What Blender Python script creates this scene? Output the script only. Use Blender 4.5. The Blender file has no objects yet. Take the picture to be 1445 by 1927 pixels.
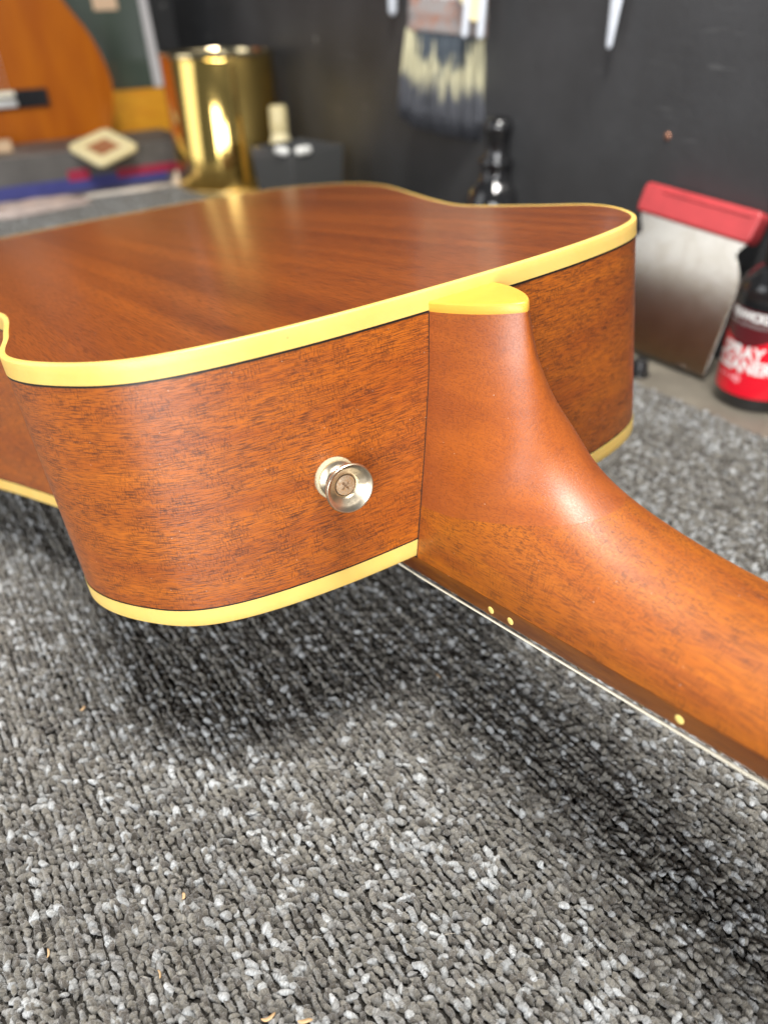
import bpy, bmesh, math, random
import numpy as np
from mathutils import Matrix, Vector

S = bpy.context.scene
COL = S.collection
MM = 0.001
rng = np.random.default_rng(7)
random.seed(7)

# ------------------------------------------------------------------ camera
CAM = np.array([-154.08, -173.23, 245.64])
CW = np.array([[0.8294677, -0.5579579, -0.0258120],
               [-0.3334542, -0.4575854, -0.8242717],
               [0.4480977, 0.6923139, -0.5656058]])      # right, down, forward in world axes
cd = bpy.data.cameras.new('camera'); cam = bpy.data.objects.new('camera', cd); COL.objects.link(cam)
r_, d_, f_ = CW
cam.matrix_world = Matrix([[r_[0], -d_[0], -f_[0], CAM[0]*MM],
                           [r_[1], -d_[1], -f_[1], CAM[1]*MM],
                           [r_[2], -d_[2], -f_[2], CAM[2]*MM], [0, 0, 0, 1]])
cd.sensor_fit = 'HORIZONTAL'; cd.sensor_width = 36; cd.lens = 36*1416.7/1445
cd.clip_start = 0.01; cd.clip_end = 50
cd.dof.use_dof = True; cd.dof.focus_distance = 0.242; cd.dof.aperture_fstop = cd.lens/3.9
S.camera = cam

# ------------------------------------------------------------------ world and lamps (a workshop: ceiling lamps and a window)
wd = bpy.data.worlds.new('World'); S.world = wd; wd.use_nodes = True
bg = wd.node_tree.nodes['Background']
bg.inputs['Color'].default_value = (0.86, 0.93, 1.0, 1); bg.inputs['Strength'].default_value = 0.12

def area(name, loc, target, sx, sy, power, color):
    l = bpy.data.lights.new(name, 'AREA'); l.shape = 'RECTANGLE'; l.size = sx; l.size_y = sy
    l.energy = power; l.color = color
    o = bpy.data.objects.new(name, l); COL.objects.link(o)
    o.location = loc
    o.rotation_euler = (Vector(target) - Vector(loc)).to_track_quat('-Z', 'Y').to_euler()
    return o
area('ceiling_lamp', (-0.15, -0.12, 1.25), (-0.05, 0.0, 0), 0.14, 0.34, 13.0, (1.0, 0.965, 0.91))
area('ceiling_lamp', (0.09, -0.12, 1.25), (0.0, 0.0, 0), 0.14, 0.34, 13.0, (1.0, 0.965, 0.91))
area('window_light', (-1.06, -0.78, 0.44), (0.0, 0.05, 0.05), 0.6, 0.7, 16.0, (0.97, 0.98, 1.0))
area('window_light', (-0.68, -1.12, 0.34), (0.0, 0.02, 0.05), 0.42, 0.5, 8.0, (0.97, 0.98, 1.0))  # extra pane, added to put a sheen on the heel's left flank
area('window_light', (-1.25, 1.05, 0.60), (0.3, 0.55, 0.10), 0.8, 1.3, 5.0, (0.97, 0.98, 1.0))
S.view_settings.view_transform = 'Standard'; S.view_settings.look = 'None'
S.view_settings.exposure = 0.22; S.view_settings.gamma = 1.0
S.cycles.max_bounces = 8

# ------------------------------------------------------------------ helpers
def mesh(name, V, F, mat=None, parent=None, smooth=False, uv=None):
    me = bpy.data.meshes.new(name)
    me.from_pydata([tuple(c*MM for c in v) for v in V], [], [tuple(f) for f in F])
    if uv is not None:
        lay = me.uv_layers.new(name='UVMap')
        for l in me.loops: lay.data[l.index].uv = uv[l.vertex_index]
    if smooth:
        for p in me.polygons: p.use_smooth = True
    me.update()
    o = bpy.data.objects.new(name, me); COL.objects.link(o)
    if mat: me.materials.append(mat)
    if parent: o.parent = parent
    return o
def bmobj(name, bm, mat=None, parent=None, smooth=False, normals=True):
    if normals: bmesh.ops.recalc_face_normals(bm, faces=bm.faces)
    me = bpy.data.meshes.new(name)
    bmesh.ops.scale(bm, vec=(MM, MM, MM), verts=bm.verts)
    bm.to_mesh(me); bm.free()
    if smooth:
        for p in me.polygons: p.use_smooth = True
    o = bpy.data.objects.new(name, me); COL.objects.link(o)
    if mat: me.materials.append(mat)
    if parent: o.parent = parent
    return o
def fixn(o):
    bm = bmesh.new(); bm.from_mesh(o.data); bmesh.ops.recalc_face_normals(bm, faces=bm.faces); bm.to_mesh(o.data); bm.free(); return o
def sharp(o, ang=35):
    me = o.data
    for p in me.polygons: p.use_smooth = True
    me.set_sharp_from_angle(angle=math.radians(ang))
    return o
def bevel(o, w, seg=3, ang=35):
    m = o.modifiers.new('bevel', 'BEVEL'); m.width = w*MM; m.segments = seg; m.limit_method = 'ANGLE'; m.angle_limit = math.radians(ang)
    sharp(o, 60); return o
def empty(name, loc=(0, 0, 0), rotz=0):
    o = bpy.data.objects.new(name, None); COL.objects.link(o)
    o.location = [c*MM for c in loc]; o.rotation_euler = (0, 0, rotz); o.empty_display_size = 0.02
    return o
def tag(o, label, cat, group=None):
    o['label'] = label; o['category'] = cat
    if group: o['group'] = group
    return o
def struct(o): o['kind'] = 'structure'; return o
def lathe_bm(prof, n=48, cap0=True, cap1=True):
    bm = bmesh.new(); rings = []
    for r, z in prof:
        rings.append([bm.verts.new((r*math.cos(2*math.pi*i/n), r*math.sin(2*math.pi*i/n), z)) for i in range(n)])
    for a, b in zip(rings[:-1], rings[1:]):
        for i in range(n): bm.faces.new((a[i], a[(i+1) % n], b[(i+1) % n], b[i]))
    if cap0: bm.faces.new(rings[0][::-1])
    if cap1: bm.faces.new(rings[-1])
    return bm
def lathe(name, prof, mat, parent=None, n=48, cap0=True, cap1=True, ang=35):
    return sharp(bmobj(name, lathe_bm(prof, n, cap0, cap1), mat, parent), ang)
def box(name, c, s, mat, parent=None, bev=0, rot=None):
    bm = bmesh.new(); bmesh.ops.create_cube(bm, size=1)
    bmesh.ops.scale(bm, vec=s, verts=bm.verts)
    if rot is not None: bmesh.ops.rotate(bm, matrix=rot, verts=bm.verts)
    bmesh.ops.translate(bm, vec=c, verts=bm.verts)
    o = bmobj(name, bm, mat, parent)
    if bev: bevel(o, bev)
    return o
def prism(name, pts, t, mat, parent=None, M=None, bev=0):
    # outline pts (x, y) extruded by t along +z, then placed by 4x4 M (mm)
    bm = bmesh.new()
    a = [bm.verts.new((x, y, 0)) for x, y in pts]; b = [bm.verts.new((x, y, t)) for x, y in pts]
    bm.faces.new(a[::-1]); bm.faces.new(b); n = len(a)
    for i in range(n): bm.faces.new((a[i], a[(i+1) % n], b[(i+1) % n], b[i]))
    if M is not None: bm.transform(M)
    o = bmobj(name, bm, mat, parent)
    if bev: bevel(o, bev)
    else: sharp(o)
    return o
def tube_bm(path, rad, n=8, radii=None):
    bm = bmesh.new(); P = [Vector(p) for p in path]; rings = []
    for i, p in enumerate(P):
        t = (P[min(i+1, len(P)-1)] - P[max(i-1, 0)]).normalized()
        a = t.cross(Vector((0, 0, 1)));  a = a.normalized() if a.length > 1e-4 else Vector((1, 0, 0))
        b = t.cross(a); rr = radii[i] if radii is not None else rad
        rings.append([bm.verts.new(p + rr*(a*math.cos(2*math.pi*k/n) + b*math.sin(2*math.pi*k/n))) for k in range(n)])
    for a, b in zip(rings[:-1], rings[1:]):
        for i in range(n): bm.faces.new((a[i], a[(i+1) % n], b[(i+1) % n], b[i]))
    bm.faces.new(rings[0][::-1]); bm.faces.new(rings[-1])
    return bm
def spline(P, k=24):
    P = np.array(P, float); N = len(P); out = []
    for i in range(N):
        p0, p1, p2, p3 = P[(i-1) % N], P[i], P[(i+1) % N], P[(i+2) % N]
        t = np.linspace(0, 1, k+1)[:-1, None]
        out.append(.5*((2*p1)+(-p0+p2)*t+(2*p0-5*p1+4*p2-p3)*t*t+(-p0+3*p1-3*p2+p3)*t**3))
    return np.vstack(out)
def axes(o, x, y, z):        # 4x4 from origin and axes (mm)
    return Matrix([[x[0], y[0], z[0], o[0]], [x[1], y[1], z[1], o[1]], [x[2], y[2], z[2], o[2]], [0, 0, 0, 1]])

# ------------------------------------------------------------------ materials
class NT:
    def __init__(s, name):
        s.m = bpy.data.materials.new(name); s.m.use_nodes = True
        s.t = s.m.node_tree; s.b = s.t.nodes['Principled BSDF']
    def n(s, typ, **kw):
        x = s.t.nodes.new(typ)
        for k, v in kw.items():
            if k in x.inputs: 
                if isinstance(v, bpy.types.NodeSocket): s.t.links.new(v, x.inputs[k])
                else: x.inputs[k].default_value = v
            else: setattr(x, k, v)
        return x
    def link(s, a, b): s.t.links.new(a, b)
    def set(s, **kw):
        for k, v in kw.items():
            k = k.replace('_', ' ')
            if isinstance(v, bpy.types.NodeSocket): s.t.links.new(v, s.b.inputs[k])
            else: s.b.inputs[k].default_value = v
        return s
    def math(s, op, a, b=0.5, c=None, clamp=False):
        x = s.t.nodes.new('ShaderNodeMath'); x.operation = op; x.use_clamp = clamp
        for i, v in enumerate((a, b) if c is None else (a, b, c)):
            if isinstance(v, bpy.types.NodeSocket): s.t.links.new(v, x.inputs[i])
            else: x.inputs[i].default_value = v
        return x.outputs[0]
    def mix(s, f, a, b, mode='MIX'):
        x = s.t.nodes.new('ShaderNodeMix'); x.data_type = 'RGBA'; x.blend_type = mode
        for i, v in ((0, f), (6, a), (7, b)):
            if isinstance(v, bpy.types.NodeSocket): s.t.links.new(v, x.inputs[i])
            else: x.inputs[i].default_value = v if i == 0 else (*v, 1)[:4]
        return x.outputs[2]
    def ramp(s, f, stops, interp='LINEAR'):
        x = s.t.nodes.new('ShaderNodeValToRGB'); e = x.color_ramp.elements; x.color_ramp.interpolation = interp
        while len(e) < len(stops): e.new(0.5)
        for el, (p, c) in zip(e, stops):
            el.position = p; el.color = (c, c, c, 1) if isinstance(c, (int, float)) else (*c, 1)
        s.t.links.new(f, x.inputs[0]); return x.outputs[0]
    def coord(s, kind='Object', scale=(1, 1, 1), loc=(0, 0, 0), rot=(0, 0, 0)):
        tc = s.t.nodes.new('ShaderNodeTexCoord'); mp = s.t.nodes.new('ShaderNodeMapping')
        s.t.links.new(tc.outputs[kind], mp.inputs[0])
        mp.inputs['Scale'].default_value = scale; mp.inputs['Location'].default_value = loc; mp.inputs['Rotation'].default_value = rot
        return mp.outputs[0]
    def noise(s, vec, scale=1, detail=2, rough=0.5, dist=0):
        x = s.n('ShaderNodeTexNoise', Vector=vec, Scale=scale, Detail=detail, Roughness=rough, Distortion=dist)
        return x.outputs[0]
    def voro(s, vec, scale=1, feature='F1', out='Distance', rand=1):
        x = s.t.nodes.new('ShaderNodeTexVoronoi'); x.feature = feature
        s.t.links.new(vec, x.inputs['Vector']); x.inputs['Scale'].default_value = scale; x.inputs['Randomness'].default_value = rand
        return x.outputs[out]
    def bump(s, h, dist=0.0002, strength=0.5):
        x = s.n('ShaderNodeBump', Height=h, Distance=dist, Strength=strength); s.link(x.outputs[0], s.b.inputs['Normal']); return s

def plain(name, col, rough=0.5, metal=0, spec=0.5, var=0.0, vscale=120, coat=0, bump=0):
    t = NT(name)
    c = t.coord('Object')
    if var:
        n = t.noise(c, vscale, 4, 0.6)
        t.set(Base_Color=t.mix(t.ramp(n, [(0.3, 0.0), (0.7, 1.0)]), tuple(x*(1-var) for x in col), tuple(min(1, x*(1+var)) for x in col)))
        t.set(Roughness=t.math('MULTIPLY_ADD', n, 0.25*var+0.1, rough-0.1))
    else:
        t.set(Base_Color=(*col, 1), Roughness=rough)
    t.set(Metallic=metal, Specular_IOR_Level=spec, Coat_Weight=coat, Coat_Roughness=0.08)
    if bump: t.bump(t.noise(c, vscale*4, 3, 0.6), bump, 0.5)
    return t.m

def wood(name, kind, grain, light, mid, pore, rough=0.4, coat=0.25, coat_r=0.3, pore_amt=0.8, fleck=0.4, pl=5.0, pw=0.33, band=(70, 9), lo=.53, hi=.64):
    """grain: 0/1/2 = coordinate axis the grain runs along; lengths in mm"""
    t = NT(name)
    def st(along, across, off=0):
        sc = [1000/across]*3; sc[grain] = 1000/along
        return t.coord(kind, tuple(sc), (off, off*1.7, off*.6))
    warp = t.noise(st(40, 40, 3), 1, 2)
    broad = t.noise(st(*band, 1), 1, 3, 0.55, 0.4)
    fine = t.noise(st(30, .9, 2), 1, 3, 0.6)
    base = t.mix(t.ramp(broad, [(0.33, 0.0), (0.68, 1.0)]), mid, light)
    base = t.mix(t.math('MULTIPLY', t.ramp(fine, [(0.35, 1.0), (0.62, 0.0)]), 0.16), base, tuple(c*0.55 for c in mid))
    # flecks running across the grain
    fl = t.noise(st(.5, 1.9, 5), 1, 2, 0.6)
    fmask = t.math('MULTIPLY', t.ramp(fl, [(lo, 0.0), (hi+.04, 1.0)]), t.ramp(t.noise(st(7, 7, 9), 1, 2), [(0.42, 0.15), (0.6, 1.0)]))
    base = t.mix(t.math('MULTIPLY', fmask, fleck), base, tuple(c*0.5 for c in pore))
    pn = t.noise(st(pl, pw, 7), 1, 2, 0.55)
    pm = t.math('MULTIPLY', t.ramp(pn, [(lo, 0.0), (hi, 1.0)]), t.ramp(t.noise(st(22, 6, 11), 1, 2), [(0.34, 0.62), (0.6, 1.0)]))
    base = t.mix(t.math('MULTIPLY', pm, pore_amt), base, pore)
    # settled dust specks
    v = t.voro(t.coord(kind, (330, 330, 330)), 1)
    cellr = t.n('ShaderNodeSeparateColor', Color=t.voro(t.coord(kind, (330, 330, 330)), 1, out='Color')).outputs[0]
    dust = t.math('MULTIPLY', t.math('LESS_THAN', v, 0.048), t.math('GREATER_THAN', cellr, 0.72))
    base = t.mix(t.math('MULTIPLY', dust, 0.55), base, (0.75, 0.62, 0.5))
    t.set(Base_Color=base, Roughness=t.math('MULTIPLY_ADD', pn, 0.14, rough-.07), Specular_IOR_Level=0.5,
          Coat_Weight=coat, Coat_Roughness=coat_r)
    t.bump(t.math('SUBTRACT', t.math('MULTIPLY', t.noise(st(2, 2, 4), 1, 3), 0.35), t.math('MULTIPLY', pm, 0.5)), 0.00012, 0.45)
    return t.m

ORANGE = (0.36, 0.105, 0.016); BROWN = (0.20, 0.050, 0.012); PORE = (0.035, 0.010, 0.006)
M_side = wood('side_mahogany', 'UV', 0, (0.47, 0.120, 0.007), (0.34, 0.075, 0.006), (0.040, 0.010, 0.005), rough=0.40, coat=0.35, coat_r=0.38, pore_amt=0.74, fleck=0.5, pl=4.8, pw=0.24, lo=.49, hi=.57)
M_back = wood('back_mahogany', 'Object', 1, (0.28, 0.066, 0.007), (0.165, 0.035, 0.005), (0.04, 0.009, 0.004), rough=0.36, coat=0.35, coat_r=0.2, pore_amt=0.6, fleck=0.2, pl=9, band=(600, 12), lo=.5, hi=.62)
M_neck = wood('neck_mahogany', 'Object', 1, (0.43, 0.118, 0.005), (0.30, 0.070, 0.005), (0.045, 0.012, 0.004), rough=0.46, coat=0.2, coat_r=0.44, pore_amt=0.62, fleck=0.4, pl=6.5, pw=.26, band=(70, 7), lo=.5, hi=.6)
M_heel = wood('heel_mahogany', 'Object', 1, (0.355, 0.085, 0.008), (0.275, 0.061, 0.007), (0.09, 0.018, 0.006), rough=0.44, coat=0.4, coat_r=0.44, pore_amt=0.3, fleck=0.25, pl=1.6, pw=.45, band=(60, 10), lo=.48, hi=.62)
M_fret = wood('fretboard_rosewood', 'Object', 1, (0.23, 0.072, 0.007), (0.115, 0.030, 0.005), (0.04, 0.010, 0.004), rough=0.38, coat=0.35, coat_r=0.2, pore_amt=0.5, fleck=0.1, pl=9, band=(40, 6))
M_top = wood('soundboard_spruce', 'Object', 1, (0.6, 0.4, 0.18), (0.5, 0.32, 0.13), (0.3, 0.16, 0.06), pore_amt=0.3)

def binding_mat(name, col):
    t = NT(name); c = t.coord('Object')
    n = t.noise(c, 45, 4, 0.6); g = t.noise(c, 900, 3, 0.6)
    base = t.mix(t.ramp(n, [(0.35, 0.0), (0.7, 1.0)]), col, tuple(x*k for x, k in zip(col, (0.96, 0.9, 0.78))))
    sp = t.voro(t.coord('Object', (110, 110, 110)), 1)
    base = t.mix(t.math('MULTIPLY', t.math('LESS_THAN', sp, 0.05), 0.45), base, (0.45, 0.25, 0.08))
    t.set(Base_Color=base, Roughness=t.math('MULTIPLY_ADD', g, 0.14, 0.36), Specular_IOR_Level=0.45, Coat_Weight=0.1, Coat_Roughness=0.25,
          Subsurface_Weight=0.25, Subsurface_Radius=(0.002, 0.0012, 0.0004), Subsurface_Scale=1.0)
    t.bump(n, 0.0004, 0.15)
    return t.m
M_bind = binding_mat('binding_cream', (0.80, 0.545, 0.155))
M_cap = binding_mat('heel_cap_cream', (0.76, 0.39, 0.055))
M_purf = plain('purfling_black', (0.012, 0.010, 0.008), 0.45)
M_dot = plain('dot_cream', (0.84, 0.66, 0.20), 0.35)

def metal(name, col, rough, aniso=0.0, var=0.06, scale=900):
    t = NT(name); n = t.noise(t.coord('Object'), scale, 3, 0.6)
    t.set(Base_Color=(*col, 1), Metallic=1.0, Roughness=t.math('MULTIPLY_ADD', n, var*2, rough-var), Anisotropic=aniso)
    t.bump(n, 0.00003, 0.3)
    return t.m
M_nickel = metal('brushed_nickel', (0.66, 0.57, 0.43), 0.30, 0.5)
M_string = plain('wound_string', (0.95, 0.88, 0.70), 0.38, metal=0.1)
M_gold = metal('gold_lacquered_tin', (0.95, 0.66, 0.20), 0.11, 0.0, 0.03, 60)
M_goldrim = metal('tin_rim', (0.84, 0.70, 0.42), 0.12, 0, 0.03, 60)
def rusty():
    t = NT('rusty_screw'); c = t.coord('Object'); n = t.noise(c, 1400, 5, 0.7)
    k = t.ramp(n, [(0.42, 0.0), (0.6, 1.0)])
    t.set(Base_Color=t.mix(k, (0.42, 0.24, 0.11), (0.62, 0.50, 0.36)), Metallic=t.math('MULTIPLY', k, 0.8), Roughness=0.55)
    t.bump(n, 0.0002, 0.6); return t.m
M_rust = rusty()
def felt(name, col):
    t = NT(name); n = t.noise(t.coord('Object'), 3000, 4, 0.7)
    t.set(Base_Color=t.mix(n, tuple(c*.75 for c in col), col), Roughness=0.95, Specular_IOR_Level=0.1); t.bump(n, 0.0005, 0.8); return t.m
M_felt = felt('cream_felt', (0.60, 0.52, 0.35))

# ------------------------------------------------------------------ the room: wall and bench
def wall_mat():
    t = NT('charcoal_wall_paint'); c = t.coord('Object')
    n = t.noise(c, 9, 5, 0.6); f = t.noise(c, 140, 4, 0.6)
    base = t.mix(t.ramp(n, [(0.3, 0.0), (0.72, 1.0)]), (0.029, 0.029, 0.030), (0.050, 0.051, 0.054))
    v = t.voro(c, 26); cr = t.n('ShaderNodeSeparateColor', Color=t.voro(c, 26, out='Color')).outputs[0]
    sp = t.math('MULTIPLY', t.ramp(v, [(0.06, 1.0), (0.14, 0.0)]), t.math('GREATER_THAN', cr, 0.72))
    base = t.mix(t.math('MULTIPLY', sp, 0.5), base, (0.30, 0.30, 0.29))
    sc1 = t.noise(t.coord('Object', (1, 18, 160), rot=(0.35, 0, 0)), 1, 3, 0.6)
    sc2 = t.noise(t.coord('Object', (1, 6, 6)), 1, 2)
    scr_ = t.math('MULTIPLY', t.ramp(sc1, [(0.63, 0.0), (0.72, 1.0)]), t.ramp(sc2, [(0.5, 0.0), (0.65, 1.0)]))
    base = t.mix(t.math('MULTIPLY', scr_, 0.35), base, (0.22, 0.22, 0.22))
    t.set(Base_Color=base, Roughness=t.math('MULTIPLY_ADD', f, 0.2, 0.42), Specular_IOR_Level=0.45)
    t.bump(t.math('ADD', f, t.math('MULTIPLY', n, 2.0)), 0.0012, 0.35); return t.m
M_wall = wall_mat()
# inner face of the wall passes (372, 0) and (372 + 0.09 y, y)
def wall_x(y): return 372 + 0.09*y
def quad_slab(name, a, b, th, z0, z1, mat):
    d = Vector((b[0]-a[0], b[1]-a[1], 0)).normalized(); n = Vector((-d.y, d.x, 0))*th
    P = [a, b, (b[0]+n.x, b[1]+n.y), (a[0]+n.x, a[1]+n.y)]
    V = [(x, y, z) for z in (z0, z1) for x, y in P]
    return mesh(name, V, [(3, 2, 1, 0), (4, 5, 6, 7), (0, 1, 5, 4), (1, 2, 6, 5), (2, 3, 7, 6), (3, 0, 4, 7)], mat)
struct(fixn(quad_slab('wall', (wall_x(2600), 2600), (wall_x(-900), -900), 60, -800, 1500, M_wall)))
struct(fixn(quad_slab('wall', (-1100, 1650), (wall_x(1650)-1, 1650), -60, -800, 1500, M_wall)))
def bench_mat():
    t = NT('worn_bench_top'); c = t.coord('Object')
    n = t.noise(c, 14, 5, 0.65); f = t.noise(t.coord('Object', (60, 900, 900)), 1, 3, 0.6); g = t.noise(c, 700, 3, 0.6)
    base = t.mix(t.ramp(n, [(0.3, 0.0), (0.7, 1.0)]), (0.11, 0.098, 0.08), (0.215, 0.195, 0.155))
    base = t.mix(t.math('MULTIPLY', t.ramp(g, [(0.5, 0.0), (0.72, 1.0)]), 0.35), base, (0.10, 0.09, 0.075))
    t.set(Base_Color=base, Roughness=t.math('MULTIPLY_ADD', n, 0.3, 0.35)); t.bump(g, 0.0003, 0.4); return t.m
# the bench top ends a little short of the wall slab's face
V = []
for z in (-45, -4):
    V += [(-1100, -900, z), (wall_x(-900)-1, -900, z), (wall_x(1649)-1, 1649, z), (-1100, 1649, z)]
struct(fixn(mesh('bench_top', V, [(3, 2, 1, 0), (4, 5, 6, 7), (0, 1, 5, 4), (1, 2, 6, 5), (2, 3, 7, 6), (3, 0, 4, 7)], bench_mat())))

# ------------------------------------------------------------------ guitar frame
G = np.array([[0.99953882, 0.0, -0.03036700], [0.00470689, 0.98791447, 0.15492852], [0.03, -0.155, 0.98745886]])
GT = np.array([0, 0, 80.0])
gt = empty('acoustic_guitar')
gt.matrix_world = Matrix([[*G[i], GT[i]*MM] for i in range(3)] + [[0, 0, 0, 1]])
tag(gt, 'mahogany acoustic guitar with cream binding lying face down on the carpet', 'guitar')
def g2w(p): return G @ np.array(p, float) + GT

HALF = np.array([[0, 0.0], [58.1, 2.7], [98.3, 12.9], [118.7, 33.0], [129.4, 61.7], [123.8, 95.9], [118.7, 141.2], [130.7, 183.2], [148.6, 229.3],
                 [167.4, 276.5], [181.9, 318.8], [188.9, 364.2], [182.1, 412.8], [157.8, 461.6], [111.2, 490.0], [58.7, 498.0], [0, 500.9]])
OUT = spline(np.vstack([HALF, HALF[1:-1][::-1]*[-1, 1]]), 24)      # counter-clockwise: right side first, seen from the back
tan = np.roll(OUT, -1, 0) - np.roll(OUT, 1, 0); tan /= np.linalg.norm(tan, axis=1)[:, None]
NRM = np.column_stack([tan[:, 1], -tan[:, 0]])                     # outward
ARC = np.concatenate([[0], np.cumsum(np.linalg.norm(np.diff(OUT, axis=0), axis=1))])
NB = len(OUT)
D0, DT, BH = 91.07, 0.010, 6.45
zback = D0 + DT*OUT[:, 1]
def loft(name, rows, mat, closed=False, uvv=False):
    """rows: list of (inset, z array); closed joins the last row to the first"""
    V = []; uv = []
    for ins, z in rows:
        P = OUT - NRM*ins
        for i in range(NB+1):
            k = i % NB
            V.append((P[k, 0], P[k, 1], z[k])); uv.append(((ARC[i] if i < NB else ARC[-1]+1.0)*MM, z[k]*MM))
    F = []; R = len(rows); W = NB+1
    for a in range(R if closed else R-1):
        b = (a+1) % R
        for i in range(NB): F.append((a*W+i, a*W+i+1, b*W+i+1, b*W+i))
    return sharp(mesh(name, V, F, mat, gt, True, uv), 50)
z0 = np.zeros(NB)
loft('side', [(0.25, z0+BH+.5), (0.22, z0+20), (0.2, z0+45), (0.22, z0+70), (0.25, zback-BH-.5)], M_side)
def binding(name, zo, sgn):
    # rounded strip: outer face, round-over, top ledge, inner wall
    rows = [(1.2, zo-sgn*BH), (0.0, zo-sgn*BH), (0.0, zo-sgn*(BH*.5)), (0.0, zo-sgn*.9), (.12, zo-sgn*.45), (.4, zo-sgn*.14), (.8, zo), (1.9, zo), (2.1, zo-sgn*.15), (2.1, zo-sgn*1.2)]
    return loft(name, rows, M_bind)
binding('back_binding', zback, 1); binding('front_binding', z0, -1)
loft('purfling', [(1.0, zback-BH-.75), (.12, zback-BH-.75), (.12, zback-BH), (1.0, zback-BH)], M_purf)
loft('purfling', [(1.0, z0+BH+.45), (.12, z0+BH+.45), (.12, z0+BH), (1.0, z0+BH)], M_purf)
def plate(name, inset, z, mat, up, dome):
    P = OUT - NRM*inset; rings = [1.0, .93, .8, .6, .35]
    c = np.array([0, 260.0]); V = []; F = []
    for r in rings:
        Q = c + (P-c)*r
        for k in range(NB): V.append((Q[k, 0], Q[k, 1], z(Q[k, 1]) + up*dome*(1-r*r)))
    V.append((c[0], c[1], z(c[1]) + up*dome)); L = len(V)-1
    for a in range(len(rings)-1):
        for i in range(NB):
            q = (a*NB+i, a*NB+(i+1) % NB, (a+1)*NB+(i+1) % NB, (a+1)*NB+i); F.append(q if up > 0 else q[::-1])
    a = len(rings)-1
    for i in range(NB):
        q = (a*NB+i, a*NB+(i+1) % NB, L); F.append(q if up > 0 else q[::-1])
    return mesh(name, V, F, mat, gt, True)
plate('back_panel', 2.1, lambda y: D0 + DT*y - .12, M_back, 1, 0.6)
plate('soundboard', 2.1, lambda y: .2, M_top, -1, 0.2)

# ------------------------------------------------------------------ neck and heel: fans of cross-sections
def lerp_tab(tab, x): 
    a = np.array(tab); return np.interp(x, a[:, 0], a[:, 1])
def fbw(y): return 28.4 + (0.026*y if y > -140 else 0.026*-140 + 0.0165*(y+140))
def joint_z(y): return -0.5 - 0.018*y
ridge = [(-357, 22.0), (-250, 20.6), (-180, 19.8), (-140, 19.2), (-112, 19.3), (-96, 20.6), (-80, 23.9), (-66, 29.0), (-56, 34.2), (-49, 39.8), (-44, 45.4), (-39.8, 52.5), (-36.2, 60), (-33.6, 66), (-31.8, 71.5), (-30.2, 79), (-29.6, 84.2)]
rid = np.array(ridge, float)
# smooth the ridge with a dense Catmull-Rom pass, parametrised by arc length
def cr_open(P, k=14):
    P = np.vstack([2*P[0]-P[1], P, 2*P[-1]-P[-2]]); out = []
    for i in range(1, len(P)-2):
        t = np.linspace(0, 1, k+1)[:-1, None]; p0, p1, p2, p3 = P[i-1:i+3]
        out.append(.5*((2*p1)+(-p0+p2)*t+(2*p0-5*p1+4*p2-p3)*t*t+(-p0+3*p1-3*p2+p3)*t**3))
    return np.vstack(out + [P[-2][None]])
rid = cr_open(rid)
sec = []
RARC = np.concatenate([[0], np.cumsum(np.linalg.norm(np.diff(rid, axis=0), axis=1))])
YS = -92.0
rs0 = float(np.interp(YS, rid[:, 0], RARC)); rL = RARC[-1] - rs0
def PAIR(q):          # monotone map ridge arc -> base path; it comes to rest at the inner corner, so the fan has no crease there
    q1 = .56*rL; l1 = -YS; l2 = 84.7
    if q < q1:
        u = max(0, q/q1); return l1*((q1/l1)*u*(1-u)**2 + 3*u*u - 2*u**3)
    u = min(1, (q-q1)/(rL-q1)); return l1 + l2*(3*u*u - 2*u**3 + ((rL-q1)/l2)*(u**3-u*u)*.9)
for (y, z), rarc in zip(rid, RARC):
    # pair each ridge point with its base point on the joint line (shaft) or on the body face (heel)
    if y < YS: by, bz = y, joint_z(y)
    else:
        L1, L2 = -YS, 84.2 - joint_z(0)
        d = float(PAIR(rarc - rs0))
        if d < L1: by, bz = YS + d, joint_z(YS+d)
        else: by, bz = 0.35, joint_z(0) + (d-L1)
    if by < 0.3: hw = fbw(by) - .12; cx = 0
    else:
        k = max(0, bz)/84.2; hw = float(np.interp(k, [0, .2, .45, .75, 1], [28.3, 24.8, 20.6, 16.2, 13.9])); cx = float(np.interp(k, [0, .3, 1], [0, .6, 2.4]))
    n = float(np.interp(bz, [0, 20, 60, 84], [2.25, 1.8, 1.55, 1.5]))
    sec.append((cx, hw, by, bz, y, z, n))
NA = 40
def neck_surface(relax=90):
    V = []; 
    for cx, hw, by, bz, ry, rz, n in sec:
        for j in range(NA+1):
            th = math.pi*j/NA
            cc, ss = math.cos(th), math.sin(th)
            x = -math.copysign(abs(cc)**(2/n), cc)*hw; o = abs(ss)**(2/n)
            V.append((cx + x, by + (ry-by)*o, bz + (rz-bz)*o))
    g = np.array(V).reshape(len(sec), NA+1, 3)
    w = np.clip((np.array([q[4] for q in sec]) + 120)/30, 0, 1)[:, None, None]*.5     # relax only where the shaft turns into the heel
    for k in range(relax):
        m = .5*(g[:-2, 1:-1] + g[2:, 1:-1])
        g[1:-1, 1:-1] += w[1:-1]*(m - g[1:-1, 1:-1])
    return g.reshape(-1, 3)
NV = neck_surface(); W = NA+1
faces_all = [(a*W+j, a*W+j+1, (a+1)*W+j+1, (a+1)*W+j) for a in range(len(sec)-1) for j in range(NA)]
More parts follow.
